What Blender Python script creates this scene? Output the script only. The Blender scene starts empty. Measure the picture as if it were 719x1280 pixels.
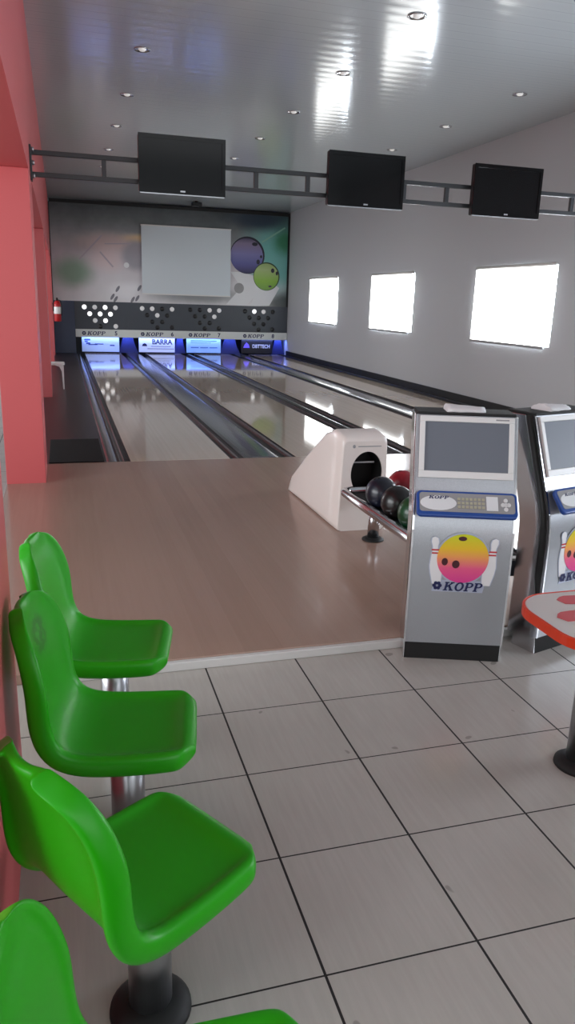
import bpy, bmesh, math, random
from mathutils import Vector, Matrix
random.seed(4)
S = 0.45                       # one floor tile in metres; shapes below are laid out in tiles
PI = math.pi
scn = bpy.context.scene
COL = scn.collection

# ---------------------------------------------------------------- materials
def lin(c):
    return tuple(((v/255)/12.92 if v/255 <= .04045 else ((v/255+.055)/1.055)**2.4) for v in c)

def mat(name, rgb, rough=.5, metal=0., spec=.5, coat=0., emit=None, es=0.):
    m = bpy.data.materials.new(name); m.use_nodes = True
    b = m.node_tree.nodes['Principled BSDF']
    b.inputs['Base Color'].default_value = (*lin(rgb), 1)
    b.inputs['Roughness'].default_value = rough
    b.inputs['Metallic'].default_value = metal
    b.inputs['Specular IOR Level'].default_value = spec
    b.inputs['Coat Weight'].default_value = coat
    b.inputs['Coat Roughness'].default_value = .06
    if emit:
        b.inputs['Emission Color'].default_value = (*lin(emit), 1)
        b.inputs['Emission Strength'].default_value = es
    return m

class NT:
    """short-hand for building a node tree"""
    def __init__(s, m):
        s.t = m.node_tree; s.b = s.t.nodes['Principled BSDF']
    def n(s, typ, **kw):
        x = s.t.nodes.new(typ)
        for k, v in kw.items(): setattr(x, k, v)
        return x
    def l(s, a, b): s.t.links.new(a, b)
    def math(s, op, a, b=None, c=None, clamp=False):
        x = s.n('ShaderNodeMath', operation=op, use_clamp=clamp)
        for i, v in enumerate((a, b, c)):
            if v is None: continue
            if isinstance(v, (int, float)): x.inputs[i].default_value = v
            else: s.l(v, x.inputs[i])
        return x.outputs[0]
    def mix(s, f, a, b):
        x = s.n('ShaderNodeMix', data_type='RGBA')
        for i, v in ((0, f), (6, a), (7, b)):
            if isinstance(v, (int, float)): x.inputs[i].default_value = v
            elif isinstance(v, tuple): x.inputs[i].default_value = (*v, 1) if len(v) == 3 else v
            else: s.l(v, x.inputs[i])
        return x.outputs[2]
    def coord(s, kind='Object'):
        return s.n('ShaderNodeTexCoord').outputs[kind]
    def xyz(s, v):
        x = s.n('ShaderNodeSeparateXYZ'); s.l(v, x.inputs[0]); return x.outputs
    def noise(s, v, scale, detail=3, rough=.5, sc3=None):
        if sc3:
            mp = s.n('ShaderNodeMapping'); mp.inputs['Scale'].default_value = sc3; s.l(v, mp.inputs[0]); v = mp.outputs[0]
        x = s.n('ShaderNodeTexNoise'); x.inputs['Scale'].default_value = scale
        x.inputs['Detail'].default_value = detail; x.inputs['Roughness'].default_value = rough
        s.l(v, x.inputs['Vector']); return x.outputs[0]
    def ramp(s, f, stops):
        x = s.n('ShaderNodeValToRGB'); e = x.color_ramp.elements
        while len(e) < len(stops): e.new(.5)
        for k, (p, c) in enumerate(stops):
            e[k].position = p; e[k].color = (*lin(c), 1)
        s.l(f, x.inputs[0]); return x.outputs[0]
    def smooth(s, v, a, b):
        x = s.n('ShaderNodeMapRange', interpolation_type='SMOOTHSTEP')
        x.inputs[1].default_value = a; x.inputs[2].default_value = b; s.l(v, x.inputs[0]); return x.outputs[0]
    def bump(s, h, strength, dist=.002):
        x = s.n('ShaderNodeBump'); x.inputs['Strength'].default_value = strength; x.inputs['Distance'].default_value = dist
        s.l(h, x.inputs['Height']); s.l(x.outputs[0], s.b.inputs['Normal'])

M = {}
M['red'] = mat('red wall paint', (196, 86, 88), .45)
M['white_wall'] = mat('grey white wall paint', (188, 190, 193), .6)
M['dark'] = mat('black plastic', (11, 11, 13), .35, spec=.35)
M['matte_black'] = mat('matte black', (12, 12, 13), .6)
M['screen'] = mat('dark glass screen', (6, 7, 9), .1, spec=.4)
M['chrome'] = mat('polished chrome', (205, 205, 208), .14, 1.)
M['alu'] = mat('brushed aluminium', (172, 174, 178), .3, 1.)
M['truss'] = mat('dark grey painted steel', (40, 43, 46), .4)
M['slate'] = mat('slate grey panel', (72, 78, 86), .5)
M['white'] = mat('white plastic', (225, 225, 224), .4)
M['hood'] = mat('white fibreglass', (226, 216, 210), .35, coat=.2)
M['navy'] = mat('navy print', (22, 30, 84), .5)
M['blue'] = mat('blue plastic', (34, 74, 150), .35)
M['grey_print'] = mat('grey print', (150, 150, 152), .45)
M['pale_print'] = mat('pale print', (226, 228, 230), .45)
M['light_trim'] = mat('light trim', (205, 203, 200), .4)
M['band'] = mat('white band', (226, 232, 228), .45)
M['lamp_on'] = mat('lit pin lamp', (240, 240, 240), .4, emit=(255, 255, 255), es=1.2)
M['lamp_dim'] = mat('dim pin lamp', (190, 190, 192), .4, emit=(255, 255, 255), es=.25)
M['lamp_off'] = mat('dark pin lamp', (22, 23, 27), .3)
M['orange'] = mat('orange red edge band', (226, 62, 26), .35)
M['pinred'] = mat('red print', (196, 48, 56), .45)
M['orange_red'] = M['orange']
M['gut'] = mat('dark grey gutter plastic', (60, 59, 62), .22, spec=.6)
M['gutdark'] = mat('black gutter plastic', (26, 24, 27), .3)
M['cap'] = mat('smooth grey track cover', (112, 112, 116), .16, .55)
M['sign_dark'] = mat('black sign', (22, 22, 30), .4)
M['paper'] = mat('white paper', (222, 221, 222), .7)
M['sheet'] = mat('projection cloth', (214, 224, 230), .8)
M['kick'] = mat('kickback board tinted by blue light', (36, 44, 96), .5)  # blue of the pin deck light put into the base colour
M['red_steel'] = mat('extinguisher red', (176, 24, 30), .3)
M['bulb'] = mat('bulb glass', (235, 235, 235), .2, emit=(255, 255, 250), es=.35)
M['overlay'] = mat('black rubber', (11, 9, 10), .7, spec=.2)
M['greybody'] = mat('dark cabinet side', (52, 54, 52), .3)

def silver_sheet():
    m = mat('silver painted sheet', (165, 168, 173), .34, .65); t = NT(m)
    n = t.noise(t.coord(), 300, 2, .6)
    t.l(t.mix(t.smooth(n, .3, .7), lin((158, 161, 166)), lin((174, 177, 182))), t.b.inputs['Base Color'])
    return m
M['silver'] = silver_sheet()

def tile_floor():
    m = mat('porcelain floor tiles', (170, 164, 158), .22, spec=.45); t = NT(m)
    c = t.coord(); x, y, z = t.xyz(c)
    def line(v, wid):
        u = t.math('FRACT', t.math('ADD', t.math('DIVIDE', v, S), 50.5))
        return t.math('LESS_THAN', t.math('ABSOLUTE', t.math('SUBTRACT', u, .5)), wid)
    g = t.math('MAXIMUM', line(x, .0085), line(y, .006))
    st = t.noise(c, 1, 4, .6, (55, 4, 1)); cl = t.noise(c, 1.6, 3)
    base = t.mix(t.smooth(st, .3, .75), lin((175, 170, 163)), lin((181, 176, 169)))
    base = t.mix(t.math('MULTIPLY', t.smooth(cl, .4, .7), .3), base, lin((163, 158, 151)))
    sp = t.smooth(t.noise(c, 9, 1), .75, .77)
    base = t.mix(t.math('MULTIPLY', sp, .5), base, lin((110, 104, 100)))
    t.l(t.mix(g, base, lin((20, 16, 15))), t.b.inputs['Base Color'])
    t.l(t.math('ADD', t.math('MULTIPLY', g, .5), .2), t.b.inputs['Roughness'])
    return m
M['tiles'] = tile_floor()

def wood_floor(name, ca, cb, rough, board, spec=.5):
    m = mat(name, ca, rough, spec=spec, coat=.15); t = NT(m)
    c = t.coord(); x, y, z = t.xyz(c)
    bid = t.math('FLOOR', t.math('DIVIDE', x, board))
    wn = t.n('ShaderNodeTexWhiteNoise', noise_dimensions='1D'); t.l(bid, wn.inputs['W'])
    st = t.noise(c, 1, 3, .6, (30, 1.2, 1))
    f = t.math('ADD', t.math('MULTIPLY', wn.outputs[0], .35), t.math('MULTIPLY', st, .6))
    t.l(t.mix(t.smooth(f, .15, .85), lin(ca), lin(cb)), t.b.inputs['Base Color'])
    return m
M['approach'] = wood_floor('polished approach', (163, 135, 120), (155, 127, 112), .2, .1, .35)
M['lane'] = wood_floor('polished lane', (196, 180, 164), (188, 171, 155), .06, .027)

def ceiling_pvc():
    m = mat('white pvc lining', (182, 190, 193), .13, spec=.5); t = NT(m)
    x, y, z = t.xyz(t.coord())
    u = t.math('FRACT', t.math('ADD', t.math('DIVIDE', y, .2), 200))
    w = t.math('SINE', t.math('MULTIPLY', u, 2*PI))
    seam = t.math('LESS_THAN', u, .04)
    h = t.math('ADD', t.math('MULTIPLY', w, .5), t.math('MULTIPLY', seam, -1.5))
    t.bump(h, .3, .002)
    t.l(t.mix(t.math('MULTIPLY', seam, .35), lin((182, 190, 193)), lin((120, 124, 128))), t.b.inputs['Base Color'])
    return m
M['ceiling'] = ceiling_pvc()

def green_plastic(name, scuffed=False):
    m = mat(name, (34, 158, 3), .36, spec=.35)
    if scuffed:
        t = NT(m); c = t.coord(); x, y, z = t.xyz(c)
        dy = t.math('DIVIDE', t.math('SUBTRACT', y, .02), .075); dz = t.math('DIVIDE', t.math('SUBTRACT', z, .735), .07)
        d = t.math('ADD', t.math('MULTIPLY', dy, dy), t.math('MULTIPLY', dz, dz))
        n = t.noise(c, 40, 3)
        f = t.math('MULTIPLY', t.math('SUBTRACT', 1, t.smooth(d, .3, 1.1)), t.smooth(n, .3, .6))
        f = t.math('MULTIPLY', f, t.math('LESS_THAN', x, -.15))
        t.l(t.mix(t.math('MULTIPLY', f, .5), lin((34, 158, 3)), lin((38, 72, 30))), t.b.inputs['Base Color'])
    return m
M['green'] = green_plastic('green seat plastic')
M['green_scuffed'] = green_plastic('green seat plastic with scuff', True)

def ball_mat(name, ca, cb):
    m = mat(name, ca, .3, coat=.08); t = NT(m)
    n = t.noise(t.coord(), 9, 4, .65)
    t.l(t.mix(t.smooth(n, .4, .62), lin(ca), lin(cb)), t.b.inputs['Base Color'])
    return m

def print_gradient(name, stops, axis=2, lo=-.12, hi=.12):
    """printed colour fade along one local axis of a flat print"""
    m = mat(name, stops[0][1], .45); t = NT(m)
    v = t.xyz(t.coord())[axis]
    f = t.math('DIVIDE', t.math('SUBTRACT', v, lo), hi-lo)
    t.l(t.ramp(f, stops), t.b.inputs['Base Color'])
    return m

# ---------------------------------------------------------------- mesh helpers (coordinates in tiles)
def V(p): return Vector(p)*S

def box(bm, x0, x1, y0, y1, z0, z1, mx=None, mi=0):
    vs = []
    for x in (x0, x1):
        for y in (y0, y1):
            for z in (z0, z1):
                p = Vector((x, y, z))
                if mx: p = mx @ p
                vs.append(bm.verts.new(p*S))
    for f in ((0, 1, 3, 2), (4, 6, 7, 5), (0, 4, 5, 1), (2, 3, 7, 6), (0, 2, 6, 4), (1, 5, 7, 3)):
        bm.faces.new([vs[i] for i in f]).material_index = mi

def ring(bm, pts): return [bm.verts.new(V(p)) for p in pts]

def bridge(bm, a, b, closed=True, mi=0, smooth=False):
    n = len(a)
    for i in range(n if closed else n-1):
        f = bm.faces.new((a[i], a[(i+1) % n], b[(i+1) % n], b[i])); f.material_index = mi; f.smooth = smooth

def prism(bm, poly, depth, frame, mi=0):
    """poly (a,b) list; frame(a,b,d) -> point; extruded d = 0..depth"""
    A = ring(bm, [frame(a, b, 0) for a, b in poly]); B = ring(bm, [frame(a, b, depth) for a, b in poly])
    bridge(bm, A, B, mi=mi); bm.faces.new(A[::-1]).material_index = mi; bm.faces.new(B).material_index = mi

def lathe(bm, prof, c=(0, 0, 0), n=32, axis='z', mi=0):
    rings = []
    for r, h in prof:
        pts = []
        for i in range(n):
            a = 2*PI*i/n; u, v = max(r, 1e-5)*math.cos(a), max(r, 1e-5)*math.sin(a)
            q = {'z': (u, v, h), 'y': (u, h, v), 'x': (h, u, v)}[axis]
            pts.append((c[0]+q[0], c[1]+q[1], c[2]+q[2]))
        rings.append(ring(bm, pts))
    for a, b in zip(rings, rings[1:]): bridge(bm, a, b, mi=mi, smooth=True)
    bm.faces.new(rings[0][::-1]).material_index = mi; bm.faces.new(rings[-1]).material_index = mi

def tube(bm, pts, r, n=14):
    P = [Vector(p) for p in pts]; rings = []; up0 = None
    for i, p in enumerate(P):
        t = (P[min(i+1, len(P)-1)]-P[max(i-1, 0)]).normalized()
        if up0 is None:
            up0 = Vector((0, 0, 1)) if abs(t.z) < .9 else Vector((1, 0, 0))
        a = t.cross(up0).normalized(); b = a.cross(t).normalized(); up0 = b
        rings.append(ring(bm, [p+(a*math.cos(2*PI*k/n)+b*math.sin(2*PI*k/n))*r for k in range(n)]))
    for a, b in zip(rings, rings[1:]): bridge(bm, a, b, smooth=True)
    bm.faces.new(rings[0][::-1]); bm.faces.new(rings[-1])

def rrect(w, h, r, n=8):
    """rounded rectangle, centred, as (a,b) points"""
    out = []
    for cx, cy, a0 in ((w/2-r, h/2-r, 0), (-w/2+r, h/2-r, PI/2), (-w/2+r, -h/2+r, PI), (w/2-r, -h/2+r, 1.5*PI)):
        for k in range(n+1):
            a = a0+PI/2*k/n; out.append((cx+r*math.cos(a), cy+r*math.sin(a)))
    return out

def ell(cx, cy, rx, ry, n=28):
    return [(cx+rx*math.cos(2*PI*k/n), cy+ry*math.sin(2*PI*k/n)) for k in range(n)]

def obj(name, bm, m, parent=None, bevel=0, loc=None, smooth=False):
    bmesh.ops.recalc_face_normals(bm, faces=bm.faces)
    me = bpy.data.meshes.new(name); bm.to_mesh(me); bm.free()
    for k in (m if isinstance(m, (list, tuple)) else [m]): me.materials.append(k)
    if smooth:
        for p in me.polygons: p.use_smooth = True
    o = bpy.data.objects.new(name, me); COL.objects.link(o)
    if parent: o.parent = parent
    if loc: o.location = V(loc)
    if bevel:
        b = o.modifiers.new('Bevel', 'BEVEL'); b.width = bevel*S; b.segments = 2; b.limit_method = 'ANGLE'
    return o

def tag(o, label, cat, group=None):
    o['label'] = label; o['category'] = cat
    if group: o['group'] = group
    return o

def thing(name, label, cat, loc=(0, 0, 0), rz=0, group=None):
    o = bpy.data.objects.new(name, None); COL.objects.link(o); o.empty_display_size = .1
    o.location = V(loc); o.rotation_euler = (0, 0, rz)
    return tag(o, label, cat, group)

def struct(name, bm, m, parent=None, bevel=0):
    o = obj(name, bm, m, parent, bevel)
    if not parent: o['kind'] = 'structure'
    return o

def kids(o): return [c for c in bpy.data.objects if c.parent == o]

def copy_tree(o, parent=None):
    ch = kids(o); c = o.copy(); COL.objects.link(c)
    if parent: c.parent = parent
    for k in ch: copy_tree(k, c)
    return c

def text(name, body, size, m, parent, loc, rot=(PI/2, 0, 0), shear=0, ext=.0015, xs=1., align='CENTER'):
    cu = bpy.data.curves.new(name, 'FONT'); cu.body = body; cu.size = size*S; cu.shear = shear
    cu.align_x = align; cu.align_y = 'CENTER'; cu.extrude = ext; cu.offset = .0015*size*S/.05 if size < .6 else .004
    cu.materials.append(m)
    tmp = bpy.data.objects.new(name, cu); COL.objects.link(tmp); bpy.context.view_layer.update()
    me = bpy.data.meshes.new_from_object(tmp.evaluated_get(bpy.context.evaluated_depsgraph_get()))
    bpy.data.objects.remove(tmp)
    o = bpy.data.objects.new(name, me); COL.objects.link(o); o.parent = parent
    o.location = V(loc); o.rotation_euler = rot; o.scale = (xs, 1, 1)
    return o

# slab-serif italic letters for the bowling logo
def slab_letters(bm, word, h, frame, depth, gap=.1, shear=.22):
    def put(poly, ox):
        prism(bm, [((ox+a+b*shear)*h, b*h) for a, b in poly], depth, frame)
    x = 0
    R = lambda a, b, c, d: [(a, c), (b, c), (b, d), (a, d)]
    def arc(cx, cy, rx, ry, rx2, ry2, a0, a1, ox, n=14):
        for k in range(n):
            p, q = a0+(a1-a0)*k/n, a0+(a1-a0)*(k+1)/n
            put([(cx+rx*math.cos(p), cy+ry*math.sin(p)), (cx+rx*math.cos(q), cy+ry*math.sin(q)),
                 (cx+rx2*math.cos(q), cy+ry2*math.sin(q)), (cx+rx2*math.cos(p), cy+ry2*math.sin(p))], ox)
    for ch in word:
        if ch == 'K':
            put(R(.1, .34, .1, .9), x); put(R(0, .46, 0, .12), x); put(R(0, .46, .88, 1), x)
            put([(.34, .38), (.34, .56), (.7, .9), (.92, .9)], x); put(R(.62, 1.02, .88, 1), x)
            put([(.42, .56), (.6, .68), (.98, .1), (.7, .1)], x); put(R(.62, 1.06, 0, .12), x); w = 1.06
        elif ch == 'O':
            arc(.48, .5, .48, .52, .25, .36, 0, 2*PI, x, 28); w = .96
        elif ch == 'P':
            put(R(.1, .34, .1, .9), x); put(R(0, .46, 0, .12), x); put(R(0, .4, .88, 1), x)
            put(R(.34, .52, .88, 1), x); put(R(.34, .52, .42, .54), x)
            arc(.52, .71, .36, .29, .14, .17, -PI/2, PI/2, x); w = .88
        x += w+gap
    return (x-gap)*h

# ---------------------------------------------------------------- levels
ZF, ZC, XW, XL, YB, YF = .11, 9.6, 13.95, -1.75, 46., 11.2   # approach height, ceiling, window wall, red wall, mask wall, foul line
YN = -16.                                                    # how far the hall goes on behind the camera

# ---------------------------------------------------------------- the room
bm = bmesh.new(); box(bm, -14, XW, YN, 1.0, -.3, 0); struct('floor', bm, M['tiles'])
bm = bmesh.new(); box(bm, -14, XL-.75, 1.0, YB+2, -.3, 0); struct('floor_side', bm, M['tiles'])
bm = bmesh.new(); box(bm, XL-.75, XW, 1.0, YF, -.3, ZF); struct('floor_approach', bm, M['approach'], bevel=.008)
bm = bmesh.new(); box(bm, XL-.75, XW, YF, YB+3, -.6, -.25); struct('floor_lanes', bm, M['matte_black'])
bm = bmesh.new(); box(bm, XL-.08, XW, .93, 1.0, 0, ZF-.012); struct('trim_1', bm, M['light_trim'], bevel=.01)
bm = bmesh.new(); box(bm, XL-.75, -.46, YF, YB-.02, -.25, ZF)
M['walk'] = mat('dark lacquered walkway', (40, 34, 38), .3, spec=.4)
struct('floor_walkway', bm, M['walk'])
bm = bmesh.new(); box(bm, -14, XW+.6, YN, YB+3, ZC, ZC+.2); struct('ceiling', bm, M['ceiling'])

# window wall with its openings
WIN = [(35.9, 40.9), (25.9, 30.75), (15.45, 20.4), (5.2, 10.2), (-5, 0)]
WZ0, WZ1 = 2.62, 5.2
bm = bmesh.new()
cuts = sorted(WIN); y = YN
for a, b in cuts:
    box(bm, XW, XW+.45, y, a, -.3, ZC); box(bm, XW, XW+.45, a, b, -.3, WZ0); box(bm, XW, XW+.45, a, b, WZ1, ZC); y = b
box(bm, XW, XW+.45, y, YB+3, -.3, ZC)
bmesh.ops.remove_doubles(bm, verts=bm.verts, dist=1e-4)
struct('wall_right', bm, M['white_wall'])
bm = bmesh.new(); box(bm, XW-.06, XW, 1.0, YB, ZF, .42); struct('baseboard_right', bm, M['matte_black'])
DAY = mat('daylit frosted glass', (240, 245, 250), .3, emit=(236, 244, 255), es=20.)
BL = mat('backlit blind fabric', (235, 236, 232), .8, emit=(250, 252, 250), es=5.)
for k, (a, b) in enumerate(WIN):
    bm = bmesh.new()
    box(bm, XW+.3, XW+.4, a, a+.12, WZ0, WZ1); box(bm, XW+.3, XW+.4, b-.12, b, WZ0, WZ1)
    box(bm, XW+.3, XW+.4, a+.12, b-.12, WZ0, WZ0+.12); box(bm, XW+.3, XW+.4, a+.12, b-.12, WZ1-.12, WZ1)
    box(bm, XW+.3, XW+.4, (a+b)/2-.05, (a+b)/2+.05, WZ0+.12, WZ1-.12)
    w = struct(f'window_{k+1}', bm, M['white'])
    bm = bmesh.new(); box(bm, XW+.34, XW+.36, a+.12, b-.12, WZ0+.12, WZ1-.12); obj('pane', bm, DAY, w)
BLABEL = ['white roller blind glowing on the farthest window, next to the mural wall',
          'white roller blind glowing on the middle one of three windows',
          'white roller blind glowing on the nearest window, above the score consoles']
for k, (a, b) in enumerate(WIN[:3]):
    t = thing('roller_blind', BLABEL[k], 'blind', (XW-.07, (a+b)/2, WZ0), 0, 'roller blinds on the window wall')
    h = (b-a)/2
    bm = bmesh.new(); box(bm, -.012, .012, -h+.28, h-.0, .0, WZ1-WZ0-.02); obj('fabric', bm, BL, t)
    bm = bmesh.new(); lathe(bm, [(.0, -h+.05), (.055, -h+.05), (.055, h+.02), (0, h+.02)], (0, 0, WZ1-WZ0+.02), 14, 'y')
    obj('headrail', bm, M['light_trim'], t)
    bm = bmesh.new(); box(bm, -.03, .03, -h+.26, h+.02, -.09, .0); obj('bottom_bar', bm, M['grey_print'], t, .01)
    bm = bmesh.new(); tube(bm, [(-.03, -h+.2, WZ1-WZ0), (-.03, -h+.2, 1.6), (-.03, -h+.2, .7)], .012, 8); obj('pull_chain', bm, M['grey_print'], t)

# red wall: header beam on pillars
bm = bmesh.new(); box(bm, XL-.75, XL, YN, YB+.3, 6.0, ZC); struct('wall_left', bm, M['red'])
for k, (a, b) in enumerate([(-3.3, -.93), (9.33, 10.95), (23.1, 24.7), (36.9, 38.5)]):
    bm = bmesh.new(); box(bm, XL-.75, XL, a, b, 0, 6.0)
    struct('pillar' if k == 0 else f'pillar.{k:03d}', bm, M['red'], bevel=.012)
bm = bmesh.new(); box(bm, XL-.4, XL, 44.0, YB+.2, 0, 6.0); struct('wall_stub', bm, M['red'])
# the room beyond the openings
bm = bmesh.new(); box(bm, -14.3, -14, YN, YB+2, -.3, ZC); struct('wall_side', bm, M['white_wall'])
bm = bmesh.new(); box(bm, -14, XL-.75, YB+1.7, YB+2, -.3, ZC); struct('wall_far', bm, M['white_wall'])
bm = bmesh.new(); box(bm, XL-.3, XW+.45, YB+2.6, YB+3, -.6, ZC); struct('wall_back', bm, M['matte_black'])

# ---------------------------------------------------------------- lanes and what lies between them
LANES = [(.1, 2.46, 5), (4.14, 6.48, 6), (7.52, 9.9, 7), (11.4, 13.42, 8)]
NTH = {5: 'five, beside the black walkway', 6: 'six, second from the red wall', 7: 'seven, third from the red wall', 8: 'eight, along the window wall'}
for a, b, n in LANES:
    bm = bmesh.new(); box(bm, a, b, YF+.015, YB+.9, -.2, ZF)
    o = obj('bowling_lane', bm, M['lane'], bevel=.006)
    tag(o, f'long polished bowling lane numbered {NTH[n]}', 'bowling lane', 'bowling lanes')

def gutter(bm, x0, x1, y0=YF+.015, y1=YB+.45, depth=.2, t=.03):
    """half-round channel between x0 and x1"""
    c, r = (x0+x1)/2, (x1-x0)/2; n = 12
    top = [(c-r*math.cos(PI*k/n), ZF-.015-depth*math.sin(PI*k/n)) for k in range(n+1)]
    bot = [(c+(r)*math.cos(PI*k/n), ZF-.03-(depth+t)*math.sin(PI*k/n)) for k in range(n+1)]
    prism(bm, top+bot, y1-y0, lambda a, b, d: (a, y0+d, b))

def track(label, gut, cap, capm, h=.05):
    t = thing('lane_divider', label, 'lane divider', ((gut[0][0]+gut[-1][1])/2, YF, 0), 0, 'dividers between the lanes')
    ox, oy = (gut[0][0]+gut[-1][1])/2, YF
    for a, b in gut:
        bm = bmesh.new(); gutter(bm, a-ox, b-ox, .015, YB+.45-oy); obj('gutter', bm, M['gut'], t, smooth=False)
    a, b = cap[0]-ox, cap[1]-ox; w = b-a
    # a rounded cover over the ball track
    bm = bmesh.new(); n = 10
    prof = [(a, -.2)]+[(a+w*k/n, ZF-.02+h*math.sin(PI*k/n)**.6) for k in range(n+1)]+[(b, -.2)]
    prism(bm, prof, YB+.45-YF-.02, lambda p, q, d: (p, .02+d, q)); obj('track_cover', bm, capm, t)
    return t
track('broad grey divider with ball track between lanes 5 and 6', [(2.465, 2.82), (3.7, 4.135)], (2.82, 3.7), M['cap'], .05)
track('narrow dark divider between lanes 6 and 7', [(6.485, 6.91), (7.09, 7.515)], (6.91, 7.09), M['gut'], .04)
track('broad silver divider with ball track between lanes 7 and 8', [(9.905, 10.25), (11.05, 11.395)], (10.25, 11.05), M['cap'], .06)
track('dark outer gutter strip between lane 5 and the black walkway', [(-.2, .095)], (-.45, -.2), M['cap'], .03)
track('dark outer gutter strip between lane 8 and the window wall', [(13.425, 13.85)], (13.85, 13.945), M['gutdark'], .03)
bm = bmesh.new(); box(bm, -1.72, -.5, YF+.02, 14.15, ZF, ZF+.02)
tag(obj('floor_overlay', bm, M['overlay'], bevel=.004), 'black rubber sheet beside lane 5, just past the red pillar', 'mat')  # thin flat sheet, darker and duller than the walkway around it

# ---------------------------------------------------------------- pin end: masks, boards, mural, screen
XU = [-.42, 2.98, 6.45, 9.98, 13.93]
AD = [(-.05, 2.36), (3.66, 6.07), (6.88, 9.26), (10.73, 12.98)]
LIT = [['w', 'd', 'w', 'd', 'w', 'w', 'w', 'd', 'w', 'o', 'd'],
       ['d', 'd', 'o', 'd', 'o', 'd', 'o', 'o', 'o', 'o', 'o'],
       ['o', 'o', 'd', 'd', 'o', 'o', 'd', 'o', 'o', 'o', 'o'],
       ['o', 'w', 'd', 'o', 'o', 'o', 'o', 'o', 'o', 'o', 'o']]
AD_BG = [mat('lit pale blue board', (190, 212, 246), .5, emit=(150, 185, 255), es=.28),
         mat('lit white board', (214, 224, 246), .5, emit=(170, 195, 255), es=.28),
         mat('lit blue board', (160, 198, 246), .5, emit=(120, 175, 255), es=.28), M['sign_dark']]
lm = {'w': M['lamp_on'], 'd': M['lamp_dim'], 'o': M['lamp_off']}
for k in range(4):
    n = k+5; a, b = XU[k], XU[k+1]; ac = (AD[k][0]+AD[k][1])/2
    t = thing('pinsetter', f'slate pinsetter front with white band numbered {n} over lane {n}', 'pinsetter', (ac, YB, 0), 0, 'pinsetter fronts at the lane ends')
    bm = bmesh.new(); box(bm, a-ac, b-ac, 0, .12, 1.66, 3.42); obj('mask_panel', bm, M['slate'], t, .006)
    bm = bmesh.new(); box(bm, a-ac, b-ac, -.05, .12, 1.16, 1.66); bd = obj('number_band', bm, M['band'], t, .01)
    bm = bmesh.new(); f = lambda p, q, d: (p, -.056-d, q)
    slx = -.85+(.08 if k else 0)
    for j in range(6):
        ang = PI*j/3
        prism(bm, ell(slx-.2+.085*math.cos(ang), 1.41+.085*math.sin(ang), .05, .05, 10), .004, f)
    wd = slab_letters(bm, 'KOPP', .24, lambda p, q, d: (slx+p*1.15, -.056-d, 1.29+q), .004)
    obj('lettering', bm, M['navy'], bd)
    text('lettering', str(n), .36, M['navy'], bd, (1.0 if k < 3 else 1.05, -.053, 1.41))
    i = 0
    for r, (cnt, z) in enumerate([(4, 3.06), (3, 2.64), (2, 2.22), (1, 1.85)]):
        for c in range(cnt):
            x = (c-(cnt-1)/2)*.66
            bm = bmesh.new(); lathe(bm, [(.0, -.02), (.13, -.02), (.15, 0), (.15, .02), (0, .02)], (x+.02, 0, z), 18, 'y')
            obj('pin_light', bm, lm[LIT[k][i]], t); i += 1
    bm = bmesh.new(); lathe(bm, [(.0, -.02), (.13, -.02), (.15, 0), (.15, .02), (0, .02)], (1.0, 0, 1.87), 18, 'y')
    obj('pin_light', bm, lm[LIT[k][10]], t)
    # the board closing the pin deck, with its advertisement
    bm = bmesh.new(); box(bm, AD[k][0]-ac, AD[k][1]-ac, .28, .34, .2, 1.3); sb = obj('sweep_board', bm, AD_BG[k], t, .01)
    hw = (AD[k][1]-AD[k][0])/2; Y = .277
    if k == 0:
        bm = bmesh.new(); f = lambda p, q, d: (p, Y-d, q)
        for (p, q, w_, h_) in [(-.85, .98, .2, .05), (-.92, .86, .1, .04), (-.8, .74, .14, .05), (-.5, .66, .3, .03), (-.1, .7, .3, .03), (.75, .62, .16, .04)]:
            prism(bm, [(p-w_, q-h_), (p+w_, q-h_), (p+w_*.9, q+h_), (p-w_*.9, q+h_)], .004, f)
        obj('lettering', bm, mat('blue print', (60, 84, 170), .5), sb)
    if k == 1:
        text('lettering', 'BARRA', .46, M['navy'], sb, (.35, Y, .88), xs=.95)
        bm = bmesh.new(); f = lambda p, q, d: (p, Y-d, q)
        prism(bm, [(-1.0, .6), (-.65, .6), (-.7, .74), (-.82, .8), (-.95, .74)], .004, f)
        for q, w_ in ((.58, .7), (.42, .95)):
            prism(bm, [(.3-w_, q), (.3+w_*.9, q), (.3+w_*.9, q+.03), (.3-w_, q+.03)], .004, f)
        obj('lettering', bm, M['navy'], sb)
    if k == 2:
        bm = bmesh.new(); f = lambda p, q, d: (p, Y-d, q)
        for p0, p1, q, h_ in ((-.9, .9, .98, .06), (-.9, .5, .86, .03), (-.9, -.35, .52, .07), (-.25, .3, .52, .07), (.4, .95, .52, .07)):
            prism(bm, [(p0, q), (p1, q), (p1, q+h_), (p0, q+h_)], .004, f)
        obj('lettering', bm, mat('mid blue print', (84, 128, 208), .5), sb)
    if k == 3:
        text('lettering', 'DBTTECH', .34, M['pale_print'], sb, (.3, Y, .68), xs=.85)
        bm = bmesh.new(); f = lambda p, q, d: (p, Y-d, q)
        prism(bm, [(-1.0, .58), (-.52, .58), (-.6, .8), (-.76, .95), (-.9, .8)], .004, f)
        obj('logo', bm, mat('violet logo', (120, 100, 220), .5, emit=(110, 90, 255), es=.28), sb)
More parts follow.
